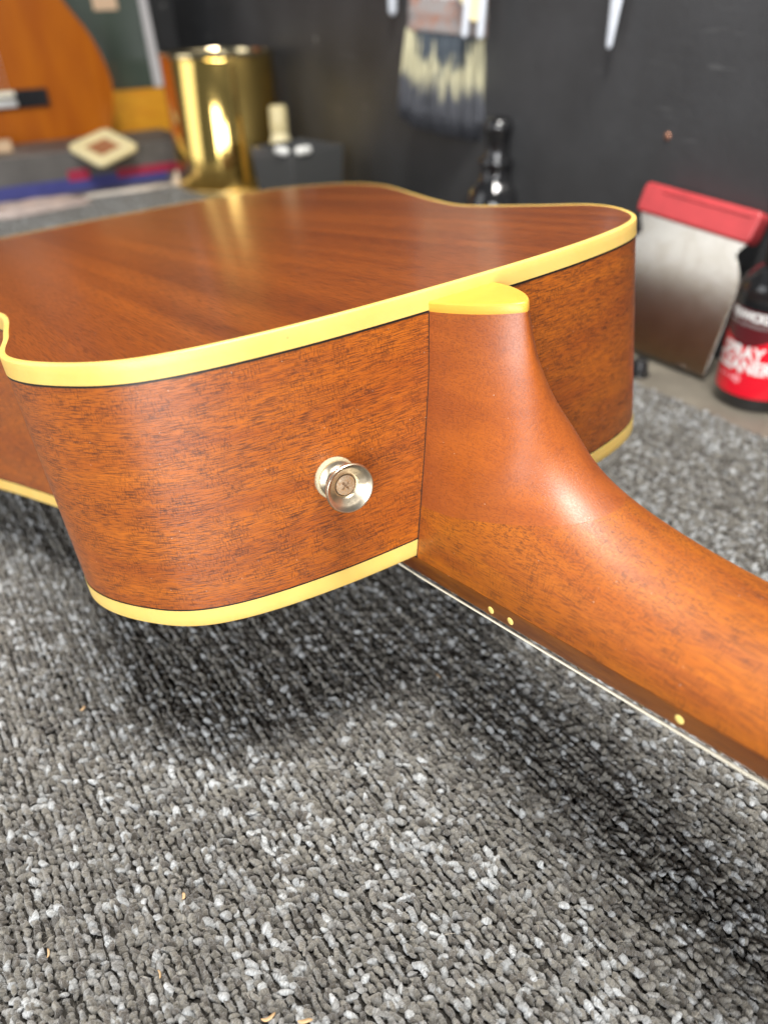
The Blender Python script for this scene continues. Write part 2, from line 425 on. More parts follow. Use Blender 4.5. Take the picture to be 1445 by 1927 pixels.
def cut(name, mat, keep_heel):
    # the heel block is glued on along one plane: bisect the same surface on either side of it
    bm = bmesh.new(); vs = [bm.verts.new(v) for v in NV]
    for f in faces_all: bm.faces.new([vs[i] for i in f])
    g = bmesh.ops.bisect_plane(bm, geom=bm.verts[:]+bm.edges[:]+bm.faces[:], plane_co=(0, -66, 30.5), plane_no=(0, .17, 1), clear_inner=keep_heel, clear_outer=not keep_heel)
    return bmobj(name, bm, mat, gt, True)
cut('neck', M_neck, False); cut('heel', M_heel, True)
# dark glue line where the heel meets the side
V = []; F = []
hs = [q for q in sec if q[2] > .3]
for cx, hw, by, bz, ry, rz, n in hs:
    for sgn in (-1, 1):
        V += [(cx+sgn*(hw+.16), .10, bz), (cx+sgn*(hw-.5), -.02, bz), (cx+sgn*(hw+.16), 1.2, bz), (cx+sgn*(hw-.5), 1.2, bz)]
for a in range(len(hs)-1):
    for o_ in (0, 4):
        i, j = a*8+o_, a*8+8+o_
        F += [(i, i+1, j+1, j), (i+2, j+2, j+3, i+3), (i, j, j+2, i+2), (i+1, i+3, j+3, j+1)]
for k_ in (0, 1):
    fixn(mesh('glue_line', [v for i, v in enumerate(V) if (i % 8)//4 == k_], [tuple((q//8)*4 + q % 4 for q in f) for f in F if (f[0] % 8)//4 == k_], M_purf, gt))
# heel cap: same plan as the last section
cx, hw, by, bz, ry, rz, n = sec[-1]
pl = []
for j in range(NA+1):
    th = math.pi*j/NA; cc, ss = math.cos(th), math.sin(th)
    pl.append((cx - math.copysign(abs(cc)**(2/n), cc)*hw, by + (ry-by)*abs(ss)**(2/n)))
pl = np.array(pl)
cc_ = np.array([cx, by])
V = []; F = []
rowsz = [(1.0, bz), (1.0, bz+.4), (.998, bz+2.5), (.985, bz+2.9), (.965, bz+3.0)]
for s, z in rowsz:
    for x, y in pl:
        V.append((cc_[0] + (x-cc_[0])*s, cc_[1] + (y-cc_[1])*s, z))
for a in range(len(rowsz)-1):
    for j in range(NA): F.append((a*W+j, a*W+j+1, (a+1)*W+j+1, (a+1)*W+j))
F.append(tuple(range((len(rowsz)-1)*W, len(rowsz)*W)))
sharp(fixn(mesh('heel_cap', V, F, M_cap, gt, True)), 60)

# fretboard, position dots, frets, strings
def fb():
    V = []; F = []; Y = np.linspace(-357, 110, 60)
    for y in Y:
        w = fbw(y) if y < 0 else 28.4 + .01*y; zt = joint_z(y) - .05; th = 7.1 if y > -60 else 6.9
        if y > 0: zt = -.9
        prof = [(-w, zt), (-w, zt-th+1.2), (-w+.35, zt-th+.4), (-w+1.2, zt-th)]
        prof = prof + [(-w*.4, zt-th-.5), (w*.4, zt-th-.5)] + [(-x, z) for x, z in prof[::-1]]
        V += [(x, y, z) for x, z in prof]
    n = 10
    for a in range(len(Y)-1):
        for i in range(n): F.append((a*n+i, a*n+(i+1) % n, (a+1)*n+(i+1) % n, (a+1)*n+i))
    F.append(tuple(range(n))); F.append(tuple(range((len(Y)-1)*n, len(Y)*n)))
    return sharp(fixn(mesh('fretboard', V, F, M_fret, gt)), 40)
fb()
for y, zz in ((-38.6, -3.9), (-47.6, -3.6), (-108.6, -2.0)):
    bm = lathe_bm([(1.3, 0), (1.3, .34), (1.2, .42)], 20)
    bm.transform(axes((-fbw(y)+.3, y, zz), (0, 1, 0), (0, 0, 1), (-1, 0, 0)))
    sharp(bmobj('position_marker', bm, M_dot, gt), 50)
fret_y = [-357.7 + 645*(1-2**(-k/12)) for k in range(1, 19)]
for y in fret_y:
    w = (fbw(y) if y < 0 else 28.5) - 1.0; zt = (joint_z(y) if y < 0 else -.9) - 7.1
    bm = tube_bm([(-w, y, zt-.1), (-w*.4, y, zt-.65), (w*.4, y, zt-.65), (w, y, zt-.1)], .9, 8)
    bmobj('fret', bm, M_nickel, gt, True)
for k, (xs, rad) in enumerate(zip(np.linspace(-1, 1, 6), (0.48, .45, .38, .33, .21, .16))):
    n = 700 if k == 0 else 40
    ys = np.linspace(-357, 395, n) if k else np.concatenate([np.linspace(-357, -170, 6), np.linspace(-169, 5, 696), np.linspace(10, 395, 12)])
    path = [(xs*(fbw(max(min(y, 0), -357))-(0.7 if k == 0 else 3.4)), y, joint_z(min(y, 0)) - 7.1 - np.interp(y, [-357, 0, 395], [1.1, 1.8, 9.0])) for y in ys]
    radii = None
    if k == 0: radii = [rad*(1.0 + .10*math.sin(i*math.pi)) if i % 2 == 0 else rad*.82 for i in range(len(ys))]
    bmobj('string', tube_bm(path, rad, 8, radii), M_string, gt, True)
# headstock end, out of frame
prism('headstock', [(-22, 0), (-33, -30), (-35, -150), (0, -165), (35, -150), (33, -30), (22, 0)], 15, M_neck, gt, Matrix.Translation((0, -357, 6)), 2)

# strap button
bx = -53.9; side_y = float(np.interp(bx, *zip(*sorted([(p[0], p[1]) for p in OUT if -100 < p[0] < -20 and p[1] < 60]))))
ax = Vector((-0.075, -1, 0.0)).normalized()
u_ = Vector((1, -0.075, 0)).normalized(); v_ = ax.cross(u_)
BM_ = axes((bx, side_y, 40.9), u_, v_, ax)
def lathe_at(name, prof, mat, parent, n=56, cap0=True, cap1=True, ang=40):
    bm = lathe_bm(prof, n, cap0, cap1); bm.transform(BM_); return sharp(bmobj(name, bm, mat, parent), ang)
sb = lathe_at('strap_button', [(6.1, 1.6), (6.25, 1.9), (6.25, 2.6), (5.7, 3.0), (4.7, 3.6), (4.15, 4.7), (4.1, 5.9), (4.82, 7.2), (5.99, 8.7), (7.38, 9.8), (8.03, 10.4), (8.19, 10.9), (8.13, 11.35), (7.81, 11.65), (7.38, 11.6), (6.1, 10.3), (4.4, 8.9), (3.6, 8.2), (3.4, 7.4)], M_nickel, gt)
fw = lathe_at('felt_washer', [(6.6, -.3), (6.95, .1), (7.05, .8), (6.9, 1.5), (6.4, 1.72)], M_felt, sb, 64)
# fuzzy edge of the felt
FV, FF = [], []
for i in range(420):
    a = random.uniform(0, 2*math.pi); z = random.uniform(0.0, 1.6); r0 = 6.85; L = random.uniform(.25, .7)
    a2 = a + random.uniform(-.05, .05); z2 = z + random.uniform(-.25, .25)
    k = len(FV)
    for rr, aa, zz in ((r0, a, z), (r0, a+.009, z), (r0+L, a2, z2)):
        FV.append(BM_ @ Vector((rr*math.cos(aa), rr*math.sin(aa), zz)))
    FF.append((k, k+1, k+2))
fz = mesh('felt_fibres', FV, FF, M_felt, sb); fz['kind'] = 'stuff'
# cross-head screw: domed disc with a recessed cross
def screw_head():
    bm = bmesh.new(); n = 48; rr = [0, .5, .9, 1.4, 1.9, 2.4, 2.9, 3.2, 3.3]
    prev = None
    def hz(x, y):
        r = math.hypot(x, y); z = 8.6 - .05*r*r
        arm = min(abs(x), abs(y)); far = max(abs(x), abs(y))
        if arm < .34 and far < 1.75: z -= 1.3*min(1, (1.75-far)/.45)*min(1, (.34-arm)/.10)
        return z
    N = 60; g = {}
    for i in range(N+1):
        for j in range(N+1):
            # square-to-disc map keeps an even grid
            u, v = -1+2*i/N, -1+2*j/N
            x = u*math.sqrt(1-v*v/2)*3.3; y = v*math.sqrt(1-u*u/2)*3.3
            c_, s_ = math.cos(.62), math.sin(.62)
            g[i, j] = bm.verts.new((c_*x-s_*y, s_*x+c_*y, hz(x, y)))
    for i in range(N):
        for j in range(N): bm.faces.new((g[i, j], g[i+1, j], g[i+1, j+1], g[i, j+1]))
    bm.transform(BM_)
    return sharp(bmobj('screw', bm, M_rust, sb), 50)
screw_head()

# ------------------------------------------------------------------ carpet: rows of yarn loops running along the wall
def carpet():
    x0, x1, ya, yb = -300.0, 293.0, -235.0, 1122.0
    pts = []
    x = x0; r = 0
    while x < x1:
        y = ya + (r % 2)*1.0 + rng.uniform(0, 1.5)
        m = int((yb-ya)/1.95)
        yy = y + np.arange(m)*1.95 + rng.normal(0, .40, m)
        xx = x + rng.normal(0, .26, m) + .35*np.sin(yy/23 + r)
        pts.append(np.column_stack([xx, yy])); x += 2.65; r += 1
    P = np.vstack(pts); P = P[(P[:, 0] < x1) & (P[:, 1] < yb)]
    d = np.hypot(P[:, 0]-CAM[0], P[:, 1]-CAM[1])
    # keep what this view or one a step beside it can see: a wedge ahead of the camera, widened
    rel = np.column_stack([P, np.zeros(len(P))]) - CAM
    c = rel @ CW.T
    ok = (c[:, 2] > 40) & (np.abs(c[:, 0]) < c[:, 2]*.51 + 75) & (np.abs(c[:, 1]) < c[:, 2]*.68 + 75)
    P, d = P[ok], d[ok]; N = len(P)
    ROW = .55*np.sin(np.round((P[:, 0]-x0)/2.65)*1.9)
    dist = np.sqrt(d*d + CAM[2]**2)
    # colours
    h = rng.random(N)
    clump = np.sin(P[:, 0]*.11 + 1.3*np.sin(P[:, 1]*.035)) * np.sin(P[:, 1]*.045 + .8) * .06 + np.sin(P[:, 0]*.047+P[:, 1]*.012)*.04
    pale = h < .13 + clump
    mid = (h >= .13 + clump) & (h < .27 + clump)
    dark = h > .80 + clump*.5
    base = np.tile([0.150, 0.139, 0.117], (N, 1)) * rng.uniform(.72, 1.28, (N, 1))
    base[dark] = np.array([0.078, 0.068, 0.055]) * rng.uniform(.7, 1.2, (dark.sum(), 1))
    base[mid] = np.array([0.225, 0.222, 0.212]) * rng.uniform(.8, 1.2, (mid.sum(), 1))
    base[pale] = np.array([0.36, 0.37, 0.37]) * rng.uniform(.72, 1.2, (pale.sum(), 1))
    big = np.where(pale, rng.uniform(.85, 1.2, N), rng.uniform(.72, 1.02, N))
    # unit blobs at two levels of detail
    def blob(nu, nv):
        V = [(0, 0, 1.0)]
        for i in range(1, nv):
            a = math.pi*.72*i/nv
            for j in range(nu):
                b = 2*math.pi*j/nu; V.append((math.sin(a)*math.cos(b), math.sin(a)*math.sin(b), math.cos(a)))
        F = [(0, 1+j, 1+(j+1) % nu) for j in range(nu)]
        for i in range(nv-2):
            for j in range(nu):
                p, q = 1+i*nu+j, 1+i*nu+(j+1) % nu
                F += [(p, p+nu, q+nu), (p, q+nu, q)]
        return np.array(V), np.array(F)
    allV, allF, allC, allU = [], [], [], []; off = 0
    for lo, hi, nu, nv in ((0, 345, 8, 5), (345, 600, 6, 4), (600, 9999, 4, 3)):
        k = np.where((dist >= lo) & (dist < hi))[0]; n = len(k)
        if not n: continue
        B, F = blob(nu, nv); m = len(B)
        V = np.repeat(B[None], n, 0)
        # lumpy yarn: low-frequency wobble per loop
        ph = rng.uniform(0, 6.28, (n, 1, 4)); am = rng.uniform(.05, .2, (n, 1, 3))
        w = 1 + am[..., 0]*np.sin(V[..., 0]*3.1+ph[..., 0]) + am[..., 1]*np.sin(V[..., 1]*3.7+ph[..., 1]) + am[..., 2]*np.sin(V[..., 2]*4+V[..., 0]*2.2+ph[..., 2])
        V = V*(w + rng.normal(0, .07 if lo == 0 else .04, w.shape))[..., None]
        sx = rng.uniform(.95, 1.38, n)*big[k]; sy = rng.uniform(1.4, 2.4, n)*big[k]; sz = rng.uniform(1.5, 2.3, n)*big[k]**.6
        V = V*np.stack([sx, sy, sz], 1)[:, None]
        V[..., 0] += (rng.normal(0, .35, n))[:, None]*V[..., 2]*.6; V[..., 1] += (rng.normal(.2, .45, n))[:, None]*V[..., 2]*.6
        an = rng.normal(.25, .45, n) + np.where(rng.random(n) < .10, 1.2, 0); ca, sa = np.cos(an)[:, None], np.sin(an)[:, None]
        X = V[..., 0]*ca - V[..., 1]*sa + P[k, 0][:, None]; Y = V[..., 0]*sa + V[..., 1]*ca + P[k, 1][:, None]
        Z = V[..., 2] + (rng.uniform(-2.5, -1.3, n) + ROW[k])[:, None]
        allV.append(np.stack([X, Y, Z], -1).reshape(-1, 3)); allU.append((V + rng.uniform(-40, 40, (n, 1, 3))).reshape(-1, 3))
        allF.append((F[None] + (np.arange(n)*m)[:, None, None] + off).reshape(-1, 3))
        sh = (0.62 + .38*np.ones(m))
        allC.append(np.repeat(base[k], m, 0)); off += n*m
        if lo == 0:
            # loose fibres standing out of the nearest loops
            kk = np.repeat(k, 13); q = len(kk); th = rng.uniform(0, 6.28, q); el = rng.uniform(.15, 1.35, q)
            dr = np.stack([np.cos(th)*np.cos(el)*1.5, np.sin(th)*np.cos(el)*2.0, np.sin(el)*1.8], 1)*big[kk][:, None]
            cen = np.column_stack([P[kk], np.full(q, -1.9)])
            a = cen + dr*.93; t = np.stack([-np.sin(th), np.cos(th), rng.uniform(-.6, .6, q)], 1)
            L = rng.uniform(.4, 1.35, q)[:, None]; e = a + dr/np.linalg.norm(dr, axis=1)[:, None]*L*.55 + t*L*.75*rng.choice([-1, 1], q)[:, None]
            wv = np.stack([rng.normal(0, 1, q), rng.normal(0, 1, q), rng.normal(0, 1, q)], 1); wv *= (.085/np.linalg.norm(wv, axis=1))[:, None]
            allV.append(np.stack([a-wv, a+wv, e], 1).reshape(-1, 3)); allF.append(np.arange(q*3).reshape(-1, 3) + off); off += q*3
            allC.append(np.repeat(np.minimum(base[kk]*1.35, .8), 3, 0)); allU.append(np.zeros((q*3, 3)))
    # woven backing under the loops
    bv = np.array([(x0-2, ya-2, -3.4), (x1+1.2, ya-2, -3.4), (x1+1.2, yb+1.2, -3.4), (x0-2, yb+1.2, -3.4)])
    allV.append(bv); allF.append(np.array([(0, 1, 2), (0, 2, 3)]) + off); allC.append(np.tile([.03, .027, .023], (4, 1))); allU.append(np.zeros((4, 3))); off += 4
    # stray lint lying on the loops near the camera
    near = np.where(dist < 330)[0]; q = 260; kk = rng.choice(near, q); th = rng.uniform(0, 6.28, q); L = rng.uniform(1.5, 4.5, q); bend = rng.normal(0, .9, q)
    for i in range(q):
        c0 = np.array([*P[kk[i]], rng.uniform(-.2, .7)]); ph = []
        for f in np.linspace(-.5, .5, 5):
            a_ = th[i] + bend[i]*f; ph.append(c0 + np.array([math.cos(a_), math.sin(a_), 0])*L[i]*f + np.array([0, 0, .5*(1-4*f*f)*rng.uniform(.3, 1)]))
        ph = np.array(ph); w_ = np.array([-math.sin(th[i]), math.cos(th[i]), .3])*.055
        allV.append(np.vstack([ph-w_, ph+w_])); allU.append(np.zeros((10, 3))); allC.append(np.tile([.42, .38, .32], (10, 1)))
        fs = []
        for j in range(4): fs += [(j, j+1, j+6), (j, j+6, j+5)]
        allF.append(np.array(fs) + off); off += 10
    V = np.vstack(allV)*MM; F = np.vstack(allF); C = np.vstack(allC)
    me = bpy.data.meshes.new('carpet'); me.vertices.add(len(V)); me.loops.add(F.size); me.polygons.add(len(F))
    me.vertices.foreach_set('co', V.astype(np.float32).ravel())
    me.loops.foreach_set('vertex_index', F.astype(np.int32).ravel())
    me.polygons.foreach_set('loop_start', np.arange(0, F.size, 3, dtype=np.int32))
    me.polygons.foreach_set('use_smooth', np.ones(len(F), dtype=bool))
    at = me.attributes.new('yarn_colour', 'FLOAT_COLOR', 'POINT')
    at.data.foreach_set('color', np.column_stack([C, np.ones(len(C))]).astype(np.float32).ravel())
    au = me.attributes.new('yarn_local', 'FLOAT_VECTOR', 'POINT'); au.data.foreach_set('vector', np.vstack(allU).astype(np.float32).ravel())
    me.update(); me.validate()
    t = NT('carpet_yarn'); A = t.n('ShaderNodeAttribute', attribute_name='yarn_colour').outputs['Color']
    YL = t.n('ShaderNodeAttribute', attribute_name='yarn_local').outputs['Vector']
    mp = t.n('ShaderNodeMapping', Vector=YL); mp.inputs['Scale'].default_value = (.55, 2.3, .55); mp.inputs['Rotation'].default_value = (0, 0, .35)
    c = t.coord('Object'); n1 = t.noise(mp.outputs[0], 1, 3, 0.7, 0.6); n2 = t.noise(c, 500, 2, 0.6)
    f = t.math('MULTIPLY_ADD', n1, 3.0, -0.45)
    g = t.n('ShaderNodeCombineColor', Red=f, Green=f, Blue=f).outputs[0]
    t.set(Base_Color=t.mix(1.0, A, g, 'MULTIPLY'), Roughness=0.95, Specular_IOR_Level=0.12, Sheen_Weight=0.4, Sheen_Roughness=0.5)
    t.bump(t.math('ADD', n1, t.math('MULTIPLY', n2, .7)), 0.0011, 1.0)
    me.materials.append(t.m)
    o = bpy.data.objects.new('carpet', me); COL.objects.link(o); o['kind'] = 'stuff'
    open('/tmp/cnt', 'w').write('%d %d' % (len(F), N))
carpet()

# ------------------------------------------------------------------ things on the bench
M_black = plain('black_gloss_plastic', (0.012, 0.012, 0.013), 0.12, spec=0.6, coat=0.6)
M_blackm = plain('black_matt_plastic', (0.016, 0.016, 0.017), 0.38, var=0.2)
M_steel = metal('bright_steel', (0.9, 0.9, 0.88), 0.3)
M_white = plain('white_enamel', (0.62, 0.66, 0.72), 0.3, var=0.06)
M_creamp = plain('cream_plastic', (0.80, 0.70, 0.42), 0.4, var=0.08)
M_palewood = plain('pale_offcut', (0.58, 0.40, 0.24), 0.7, var=0.2, vscale=60)

# gold tin
can = empty('paint_tin', (373, 1066, -4)); tag(can, 'tall open gold tin standing at the far end of the carpet', 'tin')
lathe('tin_body', [(82.5, 6), (84, 8), (84, 180), (82.6, 182)], M_gold, can, 96, False, False)
lathe('base_rim', [(82, 0), (84.6, 1), (84.9, 4), (84.2, 6.5), (82.5, 7)], metal('tin_base_rim', (0.7, 0.52, 0.22), 0.4), can, 96)
lathe('top_rim', [(82.4, 181), (85, 182.2), (86.2, 185), (85.4, 188), (83, 189.2), (79, 188), (77.5, 184), (76.8, 176), (77.5, 172)], M_goldrim, can, 96, False, False)
lathe('inner_wall', [(82.0, 172), (78, 171.6), (66, 171.4), (64.5, 173), (63.2, 171), (63.2, 30), (1, 29)], M_goldrim, can, 72, False, True)

# cube tub beside the tin, with two white capsules that paint its rim highlights and a cream tube standing behind it
tub = empty('plastic_tub', (357, 800, -4), math.radians(10)); tag(tub, 'small open black tub with two white highlight shapes on its rim beside the gold tin', 'tub')
def tub_shell():
    s0, s1, h, w = 38, 44, 90, 3.0
    V = [(sx*s0, sy*s0, 0) for sx, sy in ((-1, -1), (1, -1), (1, 1), (-1, 1))] + [(sx*s1, sy*s1, h) for sx, sy in ((-1, -1), (1, -1), (1, 1), (-1, 1))]
    V += [(sx*(s1-w), sy*(s1-w), h) for sx, sy in ((-1, -1), (1, -1), (1, 1), (-1, 1))] + [(sx*(s0-w), sy*(s0-w), 4) for sx, sy in ((-1, -1), (1, -1), (1, 1), (-1, 1))]
    F = [(3, 2, 1, 0)]
    for a in (0, 4, 8): F += [(a+i, a+(i+1) % 4, a+4+(i+1) % 4, a+4+i) for i in range(4)]
    F.append((12, 13, 14, 15))
    o = fixn(mesh('tub_body', V, F, M_tub, tub)); return bevel(o, 1.6)
M_tub = plain('grey_black_plastic', (0.07, 0.071, 0.07), 0.16, spec=0.6, coat=0.4)
tub_shell()
M_rim_highlight = plain('highlight_white', (0.86, 0.86, 0.82), 0.12, coat=.6)
for px, py, a in ((-43.5, -24, 1), (-24, -43.5, 0)):
    bm = lathe_bm([(0.5, -12), (3, -11.4), (5, -9), (5.4, -6), (5.4, 6), (5, 9), (3, 11.4), (.5, 12)], 20)
    bm.transform(axes((px, py, 91), (0, 0, 1), (1, 0, 0), (0, 1, 0)) if a else axes((px, py, 91), (0, 1, 0), (0, 0, 1), (1, 0, 0)))
    sharp(bmobj('rim_highlight', bm, M_rim_highlight, tub), 60)
tube = empty('glue_tube', (376, 884, -4)); tag(tube, 'upright cream tube with a flat cap between the gold tin and the tub', 'tube')
lathe('tube_body', [(14, 0), (14.6, 3), (14.6, 84), (12.5, 92), (11, 96)], M_creamp, tube, 32)
lathe('tube_cap', [(12.2, 96), (12.6, 98), (12, 126), (10.5, 129)], plain('tan_cap', (0.66, 0.56, 0.30), 0.35, var=0.08), tube, 28)

# black pump bottle by the wall
pb = empty('pump_bottle', (406, 459, -4)); tag(pb, 'glossy black bottle with a narrow ringed cap below the hanging brush', 'bottle')
lathe('bottle_body', [(29, 0), (31, 3), (31, 62), (30, 70), (27, 79), (22, 86.5), (18, 91), (16.5, 96), (16.5, 103)], M_black, pb, 56, True, False, 60)
lathe('collar_ring', [(16.6, 103), (18.4, 104), (18.8, 108), (17.6, 111), (13.5, 112)], M_black, pb, 40, True, False, 50)
lathe('cap', [(13.6, 111.5), (12.8, 114), (12.4, 130), (14.2, 134), (15.2, 138), (14.6, 143), (11, 147.5), (4, 149)], M_black, pb, 40, False, True, 50)

# spray bottle with its printed label
spb = empty('spray_bottle', (346, 96.5, -4)); tag(spb, 'black spray cleaner bottle with a red label at the right edge', 'bottle')
RB = 28.0
lathe('bottle_body', [(25.5, 0), (27.4, 1.4), (RB, 4), (RB, 76), (27.2, 82), (24.5, 88), (20, 93), (15.5, 96)], M_black, spb, 72, True, True, 60)
lathe('cap', [(15, 95.5), (15.6, 96.5), (15.6, 124), (13.5, 127)], M_blackm, spb, 40)
def wrap(z0, z1, a0, a1, r, n=48, f0=None, f1=None):
    V, F = [], []
    for i in range(n+1):
        a = a0 + (a1-a0)*i/n
        lo = z0 + (f0(i/n) if f0 else 0); hi = z1 + (f1(i/n) if f1 else 0)
        V += [(r*math.cos(a), r*math.sin(a), lo), (r*math.cos(a), r*math.sin(a), hi)]
    for i in range(n): F.append((2*i, 2*i+2, 2*i+3, 2*i+1))
    return V, F
M_red = plain('label_red', (0.72, 0.006, 0.022), 0.25, coat=0.4)
M_dred = plain('label_dark_red', (0.10, 0.008, 0.012), 0.25, coat=0.4)
M_ink = plain('label_white', (0.80, 0.80, 0.78), 0.35)
M_grey = plain('label_grey', (0.30, 0.29, 0.28), 0.35)
lab = mesh('label', *wrap(10, 71, 0, 2*math.pi, RB+.12, 96), M_dred, spb, True)
mesh('red_band', *wrap(10.5, 43, 0, 2*math.pi, RB+.2, 96), M_red, lab, True)
VA = math.atan2(CAM[1]-96.5, CAM[0]-346)          # bearing from the bottle to where the label's front roughly looks
FRONT = VA - math.radians(33)
mesh('red_swoosh', *wrap(43, 47, FRONT-1.3, FRONT+1.3, RB+.22, 40, None, lambda u: 7.5*math.sin(u*9.0)*.5 + 5*u), M_red, lab, True)
def wrap_text(body, size, zc, ang, mat, r, name='lettering', parent=None, stretch=1.0, bold=0.0):
    cu = bpy.data.curves.new('t', 'FONT'); cu.body = body; cu.size = 1; cu.align_x = 'CENTER'; cu.align_y = 'CENTER'; cu.offset = bold; cu.resolution_u = 3
    to = bpy.data.objects.new('t', cu); COL.objects.link(to)
    me = bpy.data.meshes.new_from_object(to.evaluated_get(bpy.context.evaluated_depsgraph_get()))
    bpy.data.objects.remove(to); bpy.data.curves.remove(cu)
    bm = bmesh.new(); bm.from_mesh(me); bpy.data.meshes.remove(me)
    bmesh.ops.triangulate(bm, faces=bm.faces)
    bmesh.ops.subdivide_edges(bm, edges=[e for e in bm.edges if e.calc_length() > .3], cuts=2)
    for v in bm.verts:
        x, y = v.co.x*size*stretch, v.co.y*size
        if r: a = ang + x/r; v.co = (r*math.cos(a), r*math.sin(a), zc + y)
        else: v.co = (x, y, 0)
    return bm
def put_text(body, size, zc, ang, mat, r, parent, stretch=1.0, bold=0.03):
    o = bmobj('lettering', wrap_text(body, size, zc, ang, mat, r, stretch=stretch, bold=bold), mat, parent, normals=False); return o
put_text('SPRAY', 12.3, 41.5, FRONT, M_ink, RB+.42, lab, .92, .04)
put_text('CLEANER', 12.3, 32.0, FRONT, M_ink, RB+.42, lab, .92, .04)
put_text('FENWICKS', 8.0, 66.5, FRONT-.03, M_ink, RB+.42, lab, .78, .05)
put_text('GUITAR CARE PRODUCTS', 3.3, 60.6, FRONT-.03, M_grey, RB+.42, lab, .9, .02)
for k in range(4):  # pink discs on the label; the largest paints a blurred highlight
    a = FRONT - .42 + k*.16
    bm = bmesh.new(); bmesh.ops.create_circle(bm, cap_ends=True, radius=(1.3, 1.3, 1.5, 3.0)[k], segments=20)
    for v in bm.verts:
        x, y = v.co.x, v.co.y; aa = a + x/(RB+.3); v.co = ((RB+.3)*math.cos(aa), (RB+.3)*math.sin(aa), 22.5+y)
    bmobj('pink_disc', bm, plain('disc_pink', (0.85, 0.30, 0.33), 0.35) if k == 0 else bpy.data.materials['disc_pink'], lab, normals=False)

# leaning scraper
sc_ = empty('scraper', (338, 193, -4)); tag(sc_, 'wide steel scraper with a red plastic handle leaning against the wall', 'scraper')
SX = Vector((.36, 0, 1)).normalized(); SN = Vector((-1, 0, .36)).normalized(); SYv = Vector((0, -1, 0))
def scr(y, z): return ((193-y), z*math.sqrt(1.1296))      # plane coords: x toward -Y, y up the slope
half = [(134.3, 0), (135.5, 22), (137.2, 58), (138.5, 66), (141, 72), (146, 78), (149.3, 82), (149, 85), (143.8, 92), (143, 104)]
R = [scr(y, z+4) for y, z in half]; L = [(-x, y) for x, y in R][::-1]
SM = axes((0, 0, 0), SYv, SX, SN)
def steel_blade():
    t = NT('worn_scraper_steel'); c = t.coord('Object'); n = t.noise(c, 40, 4, 0.6); g = t.noise(t.coord('Object', (2500, 120, 2500)), 1, 3, 0.6)
    k = t.ramp(n, [(0.42, 0.0), (0.66, 1.0)])
    t.set(Base_Color=t.mix(k, (0.66, 0.62, 0.55), (0.58, 0.53, 0.45)), Metallic=1.0, Roughness=t.math('MULTIPLY_ADD', g, 0.05, 0.20)); t.bump(g, 0.00004, 0.5); return t.m
prism('blade', [(x, y) for x, y in R + L], 1.6, steel_blade(), sc_, SM, .4)
M_redp = plain('red_plastic', (0.46, 0.05, 0.055), 0.42, var=0.12, vscale=50)
capR = [(50.5, 0), (52.3, 4), (52.8, 19), (50.5, 22.5), (-50.5, 22.5), (-52.8, 19), (-52.3, 4), (-50.5, 0)]
tilt = Matrix.Rotation(math.radians(-3.2), 4, 'Z')
hd = prism('handle', capR, 15, M_redp, sc_, SM @ Matrix.Translation((0, (93+4)*1.063, -7)) @ tilt, 2.2)
prism('ridge', [(-40, 0), (40, 0), (40, 2.2), (-40, 2.2)], 1.6, M_redp, hd, SM @ Matrix.Translation((0, (93+4)*1.063, 7.4)) @ tilt @ Matrix.Translation((6, 17, 0)), .6)

kn = empty('black_knob', (311, 173, -4)); tag(kn, 'small round black knob on the bench behind the guitar shoulder', 'knob')
lathe('knob_body', [(6.5, 0), (7.2, 1), (6.6, 6), (6, 11), (4.6, 12.6)], M_blackm, kn, 28); lathe('knob_base', [(8.4, -.1), (8.6, .8), (7.0, 1.4)], M_black, kn, 28)

# ------------------------------------------------------------------ things hanging on the wall
P0 = Vector((405, 535.1, 171.6)); DX = Vector((.5, -.866, 0)).normalized(); DN = Vector((-.866, -.5, 0)).normalized(); DZ = Vector((0, 0, 1))
br = empty('paint_brush', tuple(P0)); tag(br, 'wide paint brush with paint-caked bristles hanging on the dark wall', 'paint brush')
BMX = axes((0, 0, 0), DX, DZ, DN)
def ferrule():
    V, F = [], []; n = 10
    sect = []
    for y, xl, xr, th in ((45, -48.6, 49.2, 9.5), (47.5, -49.2, 49.8, 10.2), (50, -48.4, 49.0, 9.6), (58, -48, 49.4, 9.6), (62, -48.6, 50.0, 10.1), (64, -47.8, 49.8, 9.4), (110, -45, 53, 9), (114, -45.6, 53.6, 9.6), (117, -44.8, 53, 9)):
        sl = lambda x: -(x+48)*.085*(1 if y < 80 else 0.4)
        pts = []
        for i in range(24):
            a = 2*math.pi*i/24; cx_ = math.copysign(abs(math.cos(a))**.28, math.cos(a)); sx_ = math.copysign(abs(math.sin(a))**.5, math.sin(a))
            x = (xl+xr)/2 + cx_*(xr-xl)/2; pts.append((x, y + sl(x), sx_*th))
        sect.append(pts)
    for s in sect: V += s
    for a in range(len(sect)-1):
        for i in range(24): F.append((a*24+i, a*24+(i+1) % 24, (a+1)*24+(i+1) % 24, (a+1)*24+i))
    F.append(tuple(range(24))); F.append(tuple(range((len(sect)-1)*24, len(sect)*24)))
    V = [tuple(BMX @ Vector(v)) for v in V]
    return sharp(fixn(mesh('ferrule', V, F, M_fer, br)), 40)
def fer_mat():
    t = NT('paint_stained_ferrule'); c = t.coord('Object'); n = t.noise(c, 60, 4, 0.6)
    k = t.ramp(n, [(0.45, 0.0), (0.62, 1.0)])
    t.set(Base_Color=t.mix(k, (0.30, 0.27, 0.26), (0.32, 0.16, 0.11)), Metallic=t.math('MULTIPLY_ADD', k, -.3, .45), Roughness=0.5); return t.m
M_fer = fer_mat()
fe = ferrule()
bm = wrap_text('Uni-traditional', 9.5, 0, 0, None, 0, bold=.01)
